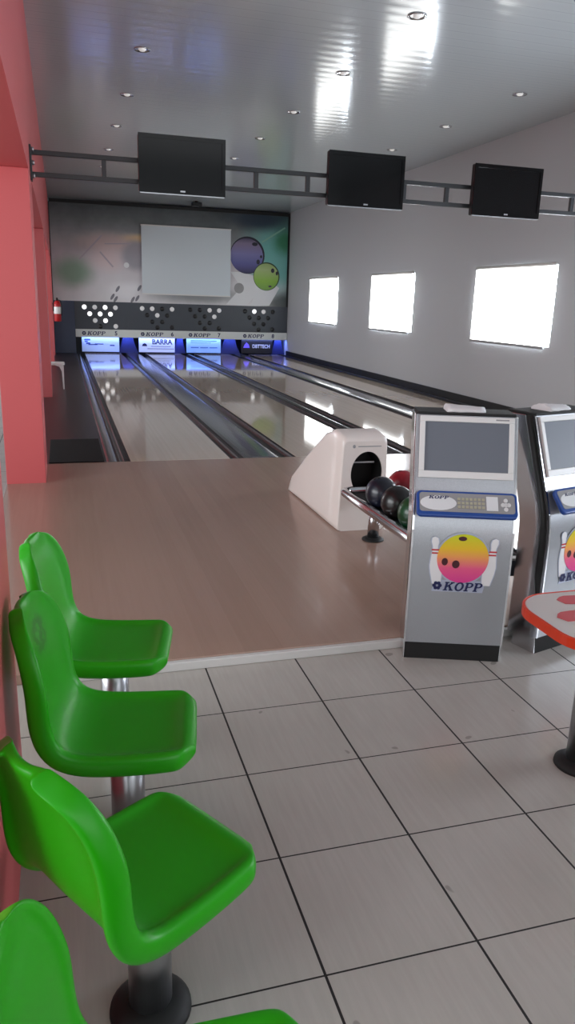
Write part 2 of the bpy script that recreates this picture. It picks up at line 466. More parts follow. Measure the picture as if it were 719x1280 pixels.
# boards between the pin decks, lit blue from above
for k, (a, b) in enumerate([(2.36, 3.66), (6.07, 6.88), (9.26, 10.73), (12.98, 13.93)]):
    bm = bmesh.new(); w = b-a
    prism(bm, [(-w*.5, 0), (w*.5, 0), (w*.32, .5), (w*.2, 1.12), (-w*.28, 1.12)], .5, lambda p, q, d: (p, .5+d, q+.12))
    o = obj('kickback', bm, M['kick'], loc=((a+b)/2, YB, 0), bevel=.01)
    tag(o, ['blue lit kickback board between the pin decks of lanes 5 and 6', 'blue lit kickback board between the pin decks of lanes 6 and 7',
            'blue lit kickback board between the pin decks of lanes 7 and 8', 'blue lit kickback board at the wall beside lane 8'][k], 'kickback', 'kickbacks between pin decks')
bm = bmesh.new(); box(bm, XL+.01, -.43, YB-.01, YB+.1, ZF, 3.42)
tag(obj('side_panel_board', bm, mat('slate panel with blue glow', (58, 72, 98), .4), bevel=.01), 'slate closing panel tinted with blue glow between the red wall and lane 5 pinsetter', 'panel')  # blue glow from the pin decks mixed into the slate colour

# mural
def mural_mat():
    m = mat('printed bowling mural', (150, 150, 150), .4); t = NT(m)
    x, y, z = t.xyz(t.coord('Generated')); c = t.coord('Generated')
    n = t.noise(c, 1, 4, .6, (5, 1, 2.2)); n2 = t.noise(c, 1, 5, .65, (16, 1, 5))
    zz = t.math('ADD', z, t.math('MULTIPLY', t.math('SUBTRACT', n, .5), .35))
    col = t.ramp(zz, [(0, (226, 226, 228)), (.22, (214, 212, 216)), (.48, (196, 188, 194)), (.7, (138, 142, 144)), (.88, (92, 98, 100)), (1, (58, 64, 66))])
    def blob(col, cx, cz, rx, rz, rgb, k=.9, e0=.2):
        dx = t.math('DIVIDE', t.math('SUBTRACT', x, cx), rx); dz = t.math('DIVIDE', t.math('SUBTRACT', z, cz), rz)
        d = t.math('SQRT', t.math('ADD', t.math('MULTIPLY', dx, dx), t.math('MULTIPLY', dz, dz)))
        d = t.math('ADD', d, t.math('MULTIPLY', t.math('SUBTRACT', n2, .5), .3))
        f = t.math('MULTIPLY', t.math('SUBTRACT', 1, t.smooth(d, e0, 1)), k)
        return t.mix(f, col, lin(rgb))
    col = blob(col, .08, .3, .12, .24, (124, 158, 132))
    col = blob(col, .24, .62, .2, .16, (214, 188, 184), .7)
    col = blob(col, .22, .45, .1, .2, (218, 196, 196), .7)
    col = blob(col, .38, .68, .14, .07, (230, 200, 150), .8)
    col = blob(col, .34, .5, .08, .2, (150, 150, 160), .8, .5)
    col = blob(col, .3, .12, .12, .14, (236, 236, 240), .9)
    col = blob(col, .97, .55, .24, .55, (116, 190, 182), .95, .3)
    col = blob(col, .98, .72, .08, .2, (52, 130, 84), .9)
    col = blob(col, .86, .95, .2, .18, (36, 52, 70), .95)
    col = blob(col, .98, .04, .14, .2, (40, 56, 52), .9)
    col = blob(col, .6, .1, .3, .14, (116, 122, 124), .8)
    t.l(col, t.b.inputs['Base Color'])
    return m
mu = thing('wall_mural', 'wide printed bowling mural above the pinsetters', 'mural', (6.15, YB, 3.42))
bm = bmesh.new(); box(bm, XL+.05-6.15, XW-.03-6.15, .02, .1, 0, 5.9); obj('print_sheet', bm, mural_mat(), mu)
bm = bmesh.new(); box(bm, XL+.05-6.15, XW-.03-6.15, -.03, .1, 5.9, 6.1); obj('top_rail', bm, M['matte_black'], mu)
bm = bmesh.new(); box(bm, XW-.14-6.15, XW-.02-6.15, -.03, .015, 0, 5.9); obj('edge_rail', bm, M['matte_black'], mu)
F = lambda p, q, d: (p, .02-d, q)
def disc(name, cx, cz, r, m, d=.01):
    bm = bmesh.new(); prism(bm, ell(0, 0, r, r, 40), d, lambda p, q, e: (p, -e, q)); return obj(name, bm, m, mu, loc=(cx, .02, cz))
bb = print_gradient('blue ball print', [(0, (40, 36, 74)), (.3, (96, 96, 158)), (.55, (128, 126, 180)), (.85, (136, 122, 150)), (1, (70, 62, 90))], 2, -1.15*S, 1.15*S)
bg = print_gradient('green ball print', [(0, (110, 160, 60)), (.35, (140, 190, 60)), (.75, (176, 198, 130)), (1, (150, 176, 110))], 2, -.92*S, .92*S)
fx, fz = 6.15, 3.42
# white pins lying below the balls (drawn flat in the print)
bm = bmesh.new(); prism(bm, [(9.55-fx, .05), (11.0-fx, .05), (12.2-fx, 1.3), (11.9-fx, 1.9), (10.6-fx, 2.2), (9.85-fx, 2.2), (10.6-fx, 1.2)], .006, F); obj('pin_print', bm, M['pale_print'], mu)
bm = bmesh.new(); prism(bm, [(11.3-fx, .05), (12.6-fx, .05), (13.3-fx, 1.25), (12.5-fx, 1.75), (11.8-fx, 1.5)], .007, F); obj('pin_print', bm, M['pale_print'], mu)
disc('pin_head_print', 10.45-fx, 1.15, .34, M['grey_print'], .008)
dk = mat('dark ball rim print', (34, 34, 50), .4)
disc('ball_rim_print', 11.0-fx, 6.72-fz, 1.2, dk, .009)
b1 = disc('ball_print', 10.95-fx, 6.67-fz, 1.13, bb, .013)
disc('ball_rim_print', 12.36-fx, 5.4-fz, .93, mat('dark green rim print', (44, 70, 40), .4), .016)
b2 = disc('ball_print', 12.34-fx, 5.38-fz, .87, bg, .02)
for o, cx, cz, r, rx in ((b1, .55, .78, .12, .2), (b1, .8, -.35, .16, .12), (b1, 1.0, .0, .1, .08), (b2, .45, .42, .15, .12), (b2, .75, .25, .13, .08), (b2, .28, -.62, .06, .12)):
    bm = bmesh.new(); prism(bm, ell(cx, cz, rx, r, 18), .006, lambda p, q, e: (p, -.02-e, q)); obj('finger_hole', bm, dk, o)
def streak(p, q, w, m):
    bm = bmesh.new(); (a, b), (c, d) = p, q; L = math.hypot(c-a, d-b); nx, nz = -(d-b)/L*w, (c-a)/L*w
    prism(bm, [(a-fx-nx, b-fz-nz), (c-fx-nx, d-fz-nz), (c-fx+nx, d-fz+nz), (a-fx+nx, b-fz+nz)], .004, F); obj('streak_print', bm, m, mu)
sm = mat('faint pale streak', (176, 166, 176), .5)
streak((.0, 6.0), (1.45, 7.5), .05, sm); streak((1.6, 7.0), (3.3, 7.08), .035, sm); streak((1.3, 6.5), (2.1, 5.6), .05, sm)
streak((12.0, 7.6), (13.6, 8.6), .05, mat('pale green streak', (140, 190, 170), .5))
bm = bmesh.new(); prism(bm, ell(0, 0, .17, .17), .005, lambda p, q, e: (p, -e, q)); obj('glint_print', bm, M['pale_print'], mu, loc=(2.95-fx, .02, 5.75-fz))
pm = mat('grey pin pattern print', (128, 128, 136), .5)
for cx, cz in ((2.0, 3.75), (2.35, 4.25), (3.6, 3.7), (3.75, 4.35), (2.2, 3.6), (3.3, 3.6)):
    bm = bmesh.new(); prism(bm, ell(0, 0, .1, .2, 14), .004, lambda p, q, e: (p+q*.5, -e, q)); obj('pin_pattern_print', bm, pm, mu, loc=(cx-fx, .02, cz-fz))

sc = thing('projection_screen', 'blank white projection screen hung in front of the mural', 'screen', (6.87, YB-.12, 4.02))
bm = bmesh.new(); box(bm, -2.95, 2.95, 0, .03, 0, 4.22); obj('cloth', bm, M['sheet'], sc)
bm = bmesh.new(); box(bm, -2.97, 2.97, -.02, .1, 4.2, 4.28); obj('top_bar', bm, M['white'], sc)
bm = bmesh.new(); box(bm, -2.95, 2.95, -.015, .045, -.05, .02); obj('bottom_bar', bm, M['white'], sc)

# fire extinguisher on the red wall
t = thing('fire_extinguisher', 'red fire extinguisher hanging on the red wall below the mural corner', 'extinguisher', (XL+.27, 43.2, 2.2))
bm = bmesh.new(); lathe(bm, [(0, 0), (.19, 0), (.21, .04), (.21, 1.0), (.16, 1.16), (.08, 1.22), (0, 1.22)], n=24); obj('cylinder_body', bm, M['red_steel'], t)
bm = bmesh.new(); lathe(bm, [(.213, .45), (.216, .46), (.216, .85), (.213, .86)], n=24); obj('paper_label', bm, M['white'], t)
bm = bmesh.new(); lathe(bm, [(0, 1.2), (.06, 1.2), (.06, 1.34), (0, 1.34)], n=12); box(bm, -.04, .04, -.26, .05, 1.34, 1.4); box(bm, -.03, .03, -.22, .05, 1.26, 1.3); obj('valve_handle', bm, M['dark'], t)
bm = bmesh.new(); tube(bm, [(.05, 0, 1.27), (.2, -.05, 1.22), (.26, -.08, 1.0), (.25, -.08, .6), (.24, -.06, .35)], .03, 8); obj('hose', bm, M['dark'], t)
bm = bmesh.new(); box(bm, -.275, -.2, -.08, .08, .6, 1.1); obj('wall_bracket', bm, M['dark'], t)

# white plastic table half hidden behind the second pillar
t = thing('plastic_table', 'small white plastic table standing half hidden behind the second red pillar', 'table', (-1.75, 26.1, ZF))
bm = bmesh.new(); prism(bm, rrect(1.0, 1.0, .12), .06, lambda p, q, d: (p, q, .96+d)); obj('tabletop', bm, M['white'], t, .01)
for sx in (-1, 1):
    for sy in (-1, 1):
        bm = bmesh.new()
        prism(bm, [(sx*.46, 0), (sx*.40, 0), (sx*.38, .7), (sx*.3, .88), (sx*.12, .96), (sx*.46, .96)][::sx], .05, lambda p, q, d: (p, sy*.43-.025+d, q))
        obj('leg', bm, M['white'], t)

# ceiling box above the screen
t = thing('ceiling_box', 'small black box fixed to the ceiling in front of the mural', 'box', (7.1, 43.4, ZC))
bm = bmesh.new(); box(bm, -.3, .3, -.3, .3, -.3, -.08); obj('housing', bm, M['dark'], t, .02)
bm = bmesh.new(); lathe(bm, [(0, -.08), (.1, -.08), (.1, 0), (0, 0)], n=14); obj('ceiling_mount', bm, M['dark'], t)
bm = bmesh.new(); lathe(bm, [(0, -.33), (.06, -.33), (.07, -.3), (0, -.3)], (-.12, 0, .1), n=14, axis='y'); obj('lens', bm, M['screen'], t)

# downlights
ORD = ['nearest', 'second', 'third', 'fourth', 'fifth']
first = None
for x, ys, row in ((.9, (14.6, 19.1, 23.6, 28.3, 32.9), 'the row by the red wall'), (6.1, (10.15, 14.55, 19.1, 23.45, 27.9), 'the middle ceiling row'),
                   (11.35, (14.5, 18.9, 23.3), 'the row by the window wall')):
    for k, y in enumerate(ys):
        lab = f'{ORD[k]} chrome downlight from the camera in {row}'
        if first is None:
            first = t = thing('downlight', lab, 'downlight', (x, y, ZC), 0, 'recessed ceiling downlights')
            bm = bmesh.new(); lathe(bm, [(.11, -.002), (.17, -.002), (.2, -.02), (.2, .0), (.11, .0)], n=28); obj('chrome_ring', bm, M['chrome'], t)
            bm = bmesh.new(); lathe(bm, [(0, -.045), (.06, -.04), (.1, -.005), (.1, 0), (0, 0)], n=20); obj('bulb', bm, M['bulb'], t)
        else:
            t = copy_tree(first); t['label'] = lab; t.location = V((x, y, ZC))

# ---------------------------------------------------------------- truss and televisions
YT = 10.5
t = thing('ceiling_truss', 'long dark grey steel ladder truss carrying the three televisions', 'truss', (XL, YT, 6.25))
for z in (.2, -.2):
    bm = bmesh.new(); box(bm, 0, XW-XL, -.045, .045, z-.045, z+.045); obj('rail', bm, M['truss'], t, .008)
for x in (-.34, .9, 2.0, 2.8, 3.95, 4.7, 5.6, 6.22, 7.28, 8.2, 9.1, 9.66, 10.62, 11.7, 12.8):
    bm = bmesh.new(); box(bm, x-XL-.045, x-XL+.045, -.04, .04, -.155, .155); obj('strut', bm, M['truss'], t)
for x, d in ((0, 1), (XW-XL, -1)):
    bm = bmesh.new(); box(bm, min(x, x+d*.04), max(x, x+d*.04), -.14, .14, -.32, .32); mp = obj('mount_plate', bm, M['truss'], t, .006)
    for z in (-.24, 0, .24):
        bm = bmesh.new(); lathe(bm, [(0, x+d*.04), (.045, x+d*.04), (.04, x+d*.09), (0, x+d*.09)], (0, -.08, z), 10, 'x'); obj('bolt', bm, M['alu'], mp)
first = None
for k, (x, lab) in enumerate([(1.2, 'flat black television nearest the red wall, hung on the truss'),
                              (5.2, 'flat black television in the middle of the truss'),
                              (8.68, 'flat black television nearest the window wall, hung on the truss')]):
    if first is None:
        first = t = thing('television', lab, 'television', (x, YT-.1, 6.38), 0, 'televisions on the truss')
        w, h = 1.76, 1.09
        bm = bmesh.new(); prism(bm, rrect(w, h, .03, 3), .13, lambda p, q, d: (p, -.18+d, q)); obj('casing', bm, M['dark'], t, .008)
        bm = bmesh.new()
        for x0, x1, z0, z1 in ((-w/2, w/2, h/2-.08, h/2), (-w/2, w/2, -h/2, -h/2+.12), (-w/2, -w/2+.07, -h/2+.12, h/2-.08), (w/2-.07, w/2, -h/2+.12, h/2-.08)):
            box(bm, x0, x1, -.205, -.18, z0, z1)
        bz = obj('bezel', bm, M['screen'], t)
        bm = bmesh.new(); box(bm, -w/2+.07, w/2-.07, -.19, -.181, -h/2+.12, h/2-.08); obj('display', bm, M['screen'], t)
        bm = bmesh.new(); box(bm, -.05, .05, -.208, -.205, -h/2+.04, -h/2+.07); obj('badge', bm, M['alu'], bz)
        bm = bmesh.new(); box(bm, -w/2+.02, w/2-.02, -.2, -.19, -h/2-.02, -h/2); obj('lower_trim', bm, M['alu'], t)
        bm = bmesh.new(); box(bm, -.3, .3, -.05, .055, -.42, .22); obj('wall_bracket', bm, M['truss'], t)
    else:
        t = copy_tree(first); t['label'] = lab; t.location = V((x, YT-.1, 6.38))

# ---------------------------------------------------------------- ball return
def hood():
    HX, HY = 3.4, 5.05
    t = thing('ball_return', 'white ball return hood with round black mouth on the approach', 'ball return', (HX, HY, ZF))
    N = 64; bm = bmesh.new()
    def section(y, w0, w1, h, r, z0=0.0):
        pts = []
        base = rrect(1, 1, r, 6); dense = []
        for (a, b), (c, e) in zip(base, base[1:]+base[:1]):
            m = max(1, round(math.hypot(c-a, e-b)/.06))
            dense += [(a+(c-a)*i/m, b+(e-b)*i/m) for i in range(m)]
        for a, b in dense:
            zz = (b+.5); ww = w0+(w1-w0)*zz
            pts.append((a*ww, y, z0+zz*h))
        return pts
    secs = [section(.0, .83, .74, 1.52, .08), section(.05, .9, .8, 1.6, .08), section(.45, .92, .82, 1.66, .08), section(.9, .92, .82, 1.52, .08), section(1.9, .9, .82, .92, .08),
            section(2.75, .88, .82, .34, .08), section(2.92, .86, .8, .14, .08)]
    R = [ring(bm, s) for s in secs]
    for a, b in zip(R, R[1:]): bridge(bm, a, b, smooth=True)
    bm.faces.new(R[-1])
    # front face with the mouth cut out
    ce = (.05, .98); s0 = secs[0]
    inner = []
    for p in s0:
        a = math.atan2((p[2]-ce[1])/.8, (p[0]-ce[0])/.42)
        inner.append((ce[0]+.285*math.cos(a), 0, ce[1]+.37*math.sin(a)))
    I = ring(bm, inner); bridge(bm, R[0], I)
    I2 = ring(bm, [(p[0], .05, p[2]) for p in inner]); bridge(bm, I, I2)
    obj('hood_shell', bm, M['hood'], t)
    bm = bmesh.new()
    J = ring(bm, [(p[0]+(ce[0]-p[0])*.01, .05, p[2]) for p in inner]); J2 = ring(bm, [(ce[0]+(p[0]-ce[0])*.9, .4, ce[1]+(p[2]-ce[1])*.9) for p in inner])
    bridge(bm, J, J2); bm.faces.new(J2); obj('mouth', bm, M['matte_black'], t)
    bm = bmesh.new(); box(bm, ce[0]-.27, ce[0]+.16, .1, .115, ce[1]+.16, ce[1]+.185); obj('mouth_bar', bm, M['grey_print'], t)
    bm = bmesh.new(); prism(bm, ell(-.2, 1.44, .025, .03, 12), .004, lambda p, q, d: (p, -.002-d, q)); prism(bm, [(-.13, 1.43), (.28, 1.43), (.28, 1.445), (-.13, 1.445)], .004, lambda p, q, d: (p, -.002-d, q))
    obj('lettering', bm, M['grey_print'], t)
hood()

RX, RY0, RY1, RZ = 3.45, 1.1, 4.98, .86
t = thing('ball_rack', 'low ball rack with chrome tube rim in front of the white hood', 'ball rack', (RX, RY0, ZF))
hw, L, z = .5, RY1-RY0, RZ-ZF
bm = bmesh.new()
pts = [(-hw, -.0, z), (-hw, L-.3, z)]+[(-hw+.14-.14*math.cos(a), L-.3+.14*math.sin(a), z) for a in (PI/8, PI/4, PI*3/8, PI/2)]
pts += [(hw-.14+.14*math.sin(a), L-.3+.14*math.cos(a), z) for a in (0, PI/8, PI/4, PI*3/8, PI/2)]+[(hw, 0, z)]
tube(bm, pts, .075, 16); obj('tube_rim', bm, M['chrome'], t)
bm = bmesh.new(); box(bm, -hw+.05, hw-.05, .02, L-.2, z-.12, z-.02)
box(bm, -.03, .03, .05, L-.25, z-.02, z+.03); obj('tray_bed', bm, M['matte_black'], t, .01)
bm = bmesh.new(); box(bm, -hw-.06, hw+.14, -.04, .04, z-.14, z+.06); ec = obj('end_cap', bm, M['slate'], t, .01)
bm = bmesh.new(); box(bm, -hw-.06, hw+.14, -.045, .05, z+.06, z+.085); obj('cap_trim', bm, M['light_trim'], ec)
for y in (3.42, .75):
    bm = bmesh.new(); lathe(bm, [(0, .04), (.095, .04), (.095, z-.12), (0, z-.12)], (-.05, y, 0), 24); po = obj('post', bm, M['chrome'], t)
    bm = bmesh.new(); lathe(bm, [(0, 0), (.18, 0), (.175, .02), (.12, .05), (0, .05)], (-.05, y, 0), 28); obj('base_flange', bm, M['matte_black'], po)
BR = .2425
balls = [((3.19, 3.82), 'navy', ((17, 19, 29), (24, 28, 44)), 'dark navy bowling ball nearest the mouth of the white hood'),
         ((3.19, 3.24), 'black', ((14, 12, 12), (24, 19, 19)), 'black brown bowling ball between the navy and green balls'),
         ((3.19, 2.66), 'green', ((10, 48, 25), (16, 66, 33)), 'dark green bowling ball peeking out beside the score console'),
         ((3.71, 4.2), 'red', ((128, 16, 30), (156, 24, 38)), 'red bowling ball at the back of the ball rack')]
for (x, y), nm, (ca, cb), lab in balls:
    zc = RZ-.02+BR
    t = thing('bowling_ball', lab, 'bowling ball', (x, y, zc), random.uniform(0, 6), 'bowling balls on the rack')
    bm = bmesh.new(); bmesh.ops.create_uvsphere(bm, u_segments=40, v_segments=24, radius=BR*S)
    sp = obj('ball_body', bm, ball_mat(nm+' ball resin', ca, cb), t, smooth=True)
    for ax, ay in ((.12, .3), (-.12, .3), (0, .65)):
        d = Vector((math.sin(ax), math.sin(ay)*.9, 1)).normalized(); q = d.to_track_quat('Z', 'Y').to_matrix()
        bm = bmesh.new(); lathe(bm, [(0, 0), (.028, 0), (.028, .003), (0, .003)], n=14)
        o = obj('finger_hole', bm, M['matte_black'], t); o.location = d*(BR*.993)*S; o.rotation_euler = q.to_euler()

# ---------------------------------------------------------------- score consoles
prof = [(0, .2), (0, .9), (.0, 1.3), (.012, 1.5), (.04, 1.65), (.085, 1.8), (.385, 2.68)]   # (depth behind the front foot, height)
SL = Vector((0, prof[6][0]-prof[5][0], prof[6][1]-prof[5][1])).normalized()
def slope(x, s, n=0):
    """point on the leaning upper face: s tiles up the slope from its foot, n tiles out towards the player"""
    o = Vector((x, prof[5][0], prof[5][1]))+SL*s+Vector((0, -SL.z, SL.y))*n
    return (o.x, o.y, o.z)
def console(label, loc, rz):
    t = thing('score_console', label, 'score console', loc, rz, 'bowling score consoles'); W = .535
    D = .4
    bm = bmesh.new(); poly = [(a+.035, b) for a, b in prof]+[(a+D, b) for a, b in prof[::-1]]
    prism(bm, poly, 2*W-.06, lambda p, q, d: (-W+.03+d, p, q)); obj('cabinet', bm, M['greybody'], t)
    bm = bmesh.new(); poly = [(a, b) for a, b in prof]+[(a+.035, b) for a, b in prof[::-1]]
    prism(bm, poly, 2*W, lambda p, q, d: (-W+d, p, q)); fp = obj('front_panel', bm, M['silver'], t, smooth=True); fp.data.set_sharp_from_angle(angle=math.radians(30))
    for s in (-1, 1):
        bm = bmesh.new(); poly = [(.012, 0), (.02, .2), (.06, .55)]+[(a+.13, b) for a, b in prof[1:]]+[(a+D+.02, b) for a, b in prof[:0:-1]]+[(D+.02, .13), (.34, .13), (.34, 0)]
        x0 = -W-.005 if s < 0 else W-.03
        prism(bm, poly, .035, lambda p, q, d: (x0+d, p, q)); obj('side_panel', bm, M['chrome'], t, .006)
        bm = bmesh.new(); x1 = -W-.008 if s < 0 else W-.012
        tube_pts = [(a-.004, b) for a, b in prof]
        prism(bm, [(a-.006, b) for a, b in prof]+[(a+.03, b) for a, b in prof[::-1]], .02, lambda p, q, d: (x1+d, p, q)); obj('edge_trim', bm, M['chrome'], t)
    bm = bmesh.new(); box(bm, -W+.01, W-.01, .012, .34, 0, .2); obj('plinth', bm, M['matte_black'], t)
    bm = bmesh.new(); box(bm, -W+.01, W-.01, prof[-1][0]+.0, prof[-1][0]+D, 2.68, 2.71); obj('top_cover', bm, M['matte_black'], t, .01)
    # monitor let into the leaning face
    m0, m1, mw = .25, .915, .5
    bm = bmesh.new(); f = lambda p, q, d: slope(p, q, d)
    def rim(x0, x1, s0, s1): prism(bm, [(x0, s0), (x1, s0), (x1, s1), (x0, s1)], .035, f)
    rim(-mw, mw, m0, m0+.075); rim(-mw, mw, m1-.06, m1); rim(-mw, -mw+.055, m0+.075, m1-.06); rim(mw-.055, mw, m0+.075, m1-.06)
    mo = obj('monitor_frame', bm, M['white'], t, .006)
    bm = bmesh.new(); prism(bm, [(-mw+.055, m0+.075), (mw-.055, m0+.075), (mw-.055, m1-.06), (-mw+.055, m1-.06)], .018, f); obj('monitor_screen', bm, M['kscreen'], mo)
    bm = bmesh.new(); prism(bm, [(.3, m1-.035), (.44, m1-.035), (.44, m1-.02), (.3, m1-.02)], .038, f); obj('lettering', bm, M['grey_print'], mo)
    # keyboard tray
    ty, tz = -.14, 1.71
    def tr(p, q, d):            # tray frame: q runs from the front edge back and up
        return (p, ty+q*.62-d*.5, tz+q*.78+d*.5)
    bm = bmesh.new(); prism(bm, [(a, b+.14) for a, b in rrect(1.05, .29, .05, 4)], .07, lambda p, q, d: tr(p, q, d-.07)); ky = obj('keyboard_tray', bm, M['blue'], t, .012)
    bm = bmesh.new(); prism(bm, [(a, b+.15) for a, b in rrect(.99, .215, .03, 4)], .006, lambda p, q, d: tr(p, q, d)); obj('keyboard_panel', bm, M['grey_print'], ky)
    bm = bmesh.new()
    prism(bm, ell(-.3, .14, .19, .085, 24), .004, lambda p, q, d: tr(p, q, .006+d)); obj('keyboard_print', bm, M['pale_print'], ky)
    bm = bmesh.new(); prism(bm, [(.2, .07), (.32, .07), (.32, .23), (.2, .23)], .004, lambda p, q, d: tr(p, q, .006+d))
    obj('keyboard_print', bm, M['pale_print'], ky)
    bm = bmesh.new(); slab_letters(bm, 'KOPP', .038, lambda p, q, d: tr(-.4+p*1.3, .185+q*.9, .011+d), .003); obj('lettering', bm, M['navy'], ky)
    bm = bmesh.new()
    for i in range(7):
        for j in range(3):
            x, q = -.1+i*.042, .085+j*.045
            prism(bm, [(x, q), (x+.03, q), (x+.03, q+.03), (x, q+.03)], .008, lambda p, r, d: tr(p, r, .006+d))
    obj('keys', bm, M['keys'], ky)
    for a, b in ((.4, .09), (.4, .19), (.37, .14), (.43, .14), (.4, .14)):
        bm = bmesh.new(); prism(bm, ell(a, b, .022, .022, 12), .012, lambda p, q, d: tr(p, q, .006+d)); obj('cursor_key', bm, M['paper'], ky)
    # the bowling sticker: ball between two pins over the name
    cz, r = 1.2, .275
    bm = bmesh.new(); fr = lambda o: (lambda p, q, d: (p, -.002-o-d, q))
    pts = ell(.02, cz, r+.018, r+.018, 40); prism(bm, pts, .002, fr(0))
    def pinshape(cx, c0, k, lean, h=.5, g=0):
        k *= .78
        prf = [(.0, 0), (.055, 0), (.08, .12), (.085, .2), (.06, .31), (.034, .38), (.034, .41), (.05, .46), (.04, .5), (0, .515)]
        L = [(-a*k-g, b) for a, b in prf]+[(a*k+g, b) for a, b in prf[::-1]]
        return [(cx+a+lean*b, c0+b*h/.5) for a, b in L]
    prism(bm, pinshape(-.24, .9, 1, -.1, .52, .01), .002, fr(.0004)); prism(bm, pinshape(.29, .9, 1, .12, .52, .01), .002, fr(.0006))
    prism(bm, [(-.285, .815), (.265, .815), (.29, .95), (-.26, .95)], .002, fr(.0002))
    sk = obj('bowling_sticker', bm, M['sticker_white'], fp)
    bm = bmesh.new(); prism(bm, pinshape(-.24, .9, 1, -.1, .52), .002, fr(.003)); obj('pin_print', bm, M['pinwhite'], sk)
    bm = bmesh.new(); prism(bm, pinshape(.29, .9, 1, .12, .52), .002, fr(.0032)); obj('pin_print', bm, M['pinwhite'], sk)
    bm = bmesh.new()
    for cx, lean in ((-.24, -.1), (.29, .12)):
        for b in (.33, .365):
            prism(bm, [(cx+lean*b-.042, .9+b*1.04), (cx+lean*b+.042, .9+b*1.04), (cx+lean*b+.04, .9+(b+.016)*1.04), (cx+lean*b-.04, .9+(b+.016)*1.04)], .002, fr(.0055))
    obj('pin_stripes', bm, M['pinred'], sk)
    bm = bmesh.new(); prism(bm, ell(0, 0, r, r, 44), .002, lambda p, q, d: (p, -d, q)); o = obj('ball_print', bm, M['ballprint'], sk, loc=(.02, -.009, cz))
    for a, b, rx, rz_ in ((-.19, -.04, .033, .042), (-.07, -.065, .04, .045), (-.02, .225, .045, .025)):
        bm = bmesh.new(); prism(bm, ell(.02+a, cz+b, rx, rz_, 20), .002, fr(.0105)); obj('hole_print', bm, M['maroon'], sk)
    bm = bmesh.new(); slab_letters(bm, 'KOPP', .1, lambda p, q, d: (-.165+p, -.0125-d, .83+q), .002)
    for j in range(6):
        prism(bm, ell(-.23+.032*math.cos(PI*j/3), .885+.032*math.sin(PI*j/3), .02, .02, 10), .002, fr(.0105))
    obj('lettering', bm, M['navy'], sk)
    return t
M['kscreen'] = mat('grey unlit monitor', (112, 118, 128), .4, spec=.2)
M['keys'] = mat('pale yellow keys', (176, 172, 150), .5)
M['maroon'] = mat('dark maroon print', (70, 20, 30), .5)
M['sticker_white'] = mat('sticker white', (184, 192, 212), .45)
M['pinwhite'] = mat('pin white print', (236, 236, 238), .45)
M['ballprint'] = print_gradient('yellow to pink ball print', [(0, (226, 60, 150)), (.3, (240, 92, 140)), (.52, (246, 160, 92)), (.7, (240, 196, 40)), (1, (206, 216, 30))], 2, -.275*S, .275*S)
console('silver score console with blue keyboard tray, standing whole at the step edge', (2.695, .521, 0), math.radians(-18.9))
console('silver score console farther back, cut off at the frame edge behind the table', (4.226, .585, 0), math.radians(16))
# papers lying on the consoles
def paper(label, cx, cy, rz, w):
    bm = bmesh.new(); n = 12
    prf = [(-.14+.28*k/n, .02+.055*math.sin(PI*k/n)**.8*(1 if k % 3 else .8)) for k in range(n+1)]
    A = [(a, b) for a, b in prf]+[(.14, 0), (-.14, 0)]
    rows = []
    for i in range(7):
        u = i/6; jit = .012*math.sin(i*2.3)
        rows.append(ring(bm, [(-w+2*w*u, a*(1-.25*u)+jit, b*(1-.35*u)) for a, b in A]))
    for a, b in zip(rows, rows[1:]): bridge(bm, a, b, smooth=True)
    bm.faces.new(rows[0][::-1]); bm.faces.new(rows[-1])
    o = obj('folded_cloth', bm, M['paper'], loc=(cx, cy, 2.71)); o.rotation_euler = (0, 0, rz)
    tag(o, label, 'cloth', 'cloths on the consoles')
def on_top(loc, rz, x, y):
    c, s = math.cos(rz), math.sin(rz); return loc[0]+c*x-s*y, loc[1]+s*x+c*y
a = on_top((2.695, .521), math.radians(-18.9), .0, .55); paper('crumpled white cloth lying on top of the whole silver console', a[0], a[1], math.radians(-18.9), .21)
a = on_top((4.226, .585), math.radians(16), -.05, .55); paper('crumpled white cloth lying on top of the console cut off by the frame', a[0], a[1], math.radians(16), .2)

# ---------------------------------------------------------------- table
t = thing('bowling_table', 'small pale table with orange red edge and printed red pins', 'table', (2.83, -1.54, 0))
prt = rrect(1.07, 1.07, .36, 10)
bm = bmesh.new(); prism(bm, prt, .075, lambda p, q, d: (p, q, 1.325+d)); tt = obj('tabletop', bm, mat('pale laminate', (212, 206, 200), .3), t, .008)
bm = bmesh.new(); A = [(a*1.0, b*1.0) for a, b in prt]; O = rrect(1.11, 1.11, .38, 10)
r0 = ring(bm, [(a, b, 1.318) for a, b in A]); r1 = ring(bm, [(a, b, 1.318) for a, b in O]); r2 = ring(bm, [(a, b, 1.398) for a, b in O]); r3 = ring(bm, [(a, b, 1.404) for a, b in A])
for a, b in ((r0, r1), (r1, r2), (r2, r3), (r3, r0)): bridge(bm, a, b)
obj('edge_band', bm, M['orange'], t)
def pin_flat(L, k=1):
    prf = [(.0, 0), (.05, .0), (.085, .1), (.09, .18), (.06, .3), (.036, .37), (.036, .4), (.055, .45), (.04, .5), (0, .515)]
    return [(-a*k, b*L/.515) for a, b in prf]+[(a*k, b*L/.515) for a, b in prf[::-1]]
for cx, cy, ang, L in ((-.37, .0, -65, .36), (-.15, .33, -78, .38), (-.42, -.33, -60, .36), (.05, -.05, -60, .4), (.1, -.36, -70, .36)):
    c, q_ = math.cos(math.radians(ang)), math.sin(math.radians(ang))
    bm = bmesh.new(); prism(bm, [(cx+c*a-q_*b, cy+q_*a+c*b) for a, b in pin_flat(L)], .003, lambda p, q, d: (p, q, 1.4005+d)); obj('pin_print', bm, M['pinred'], tt)
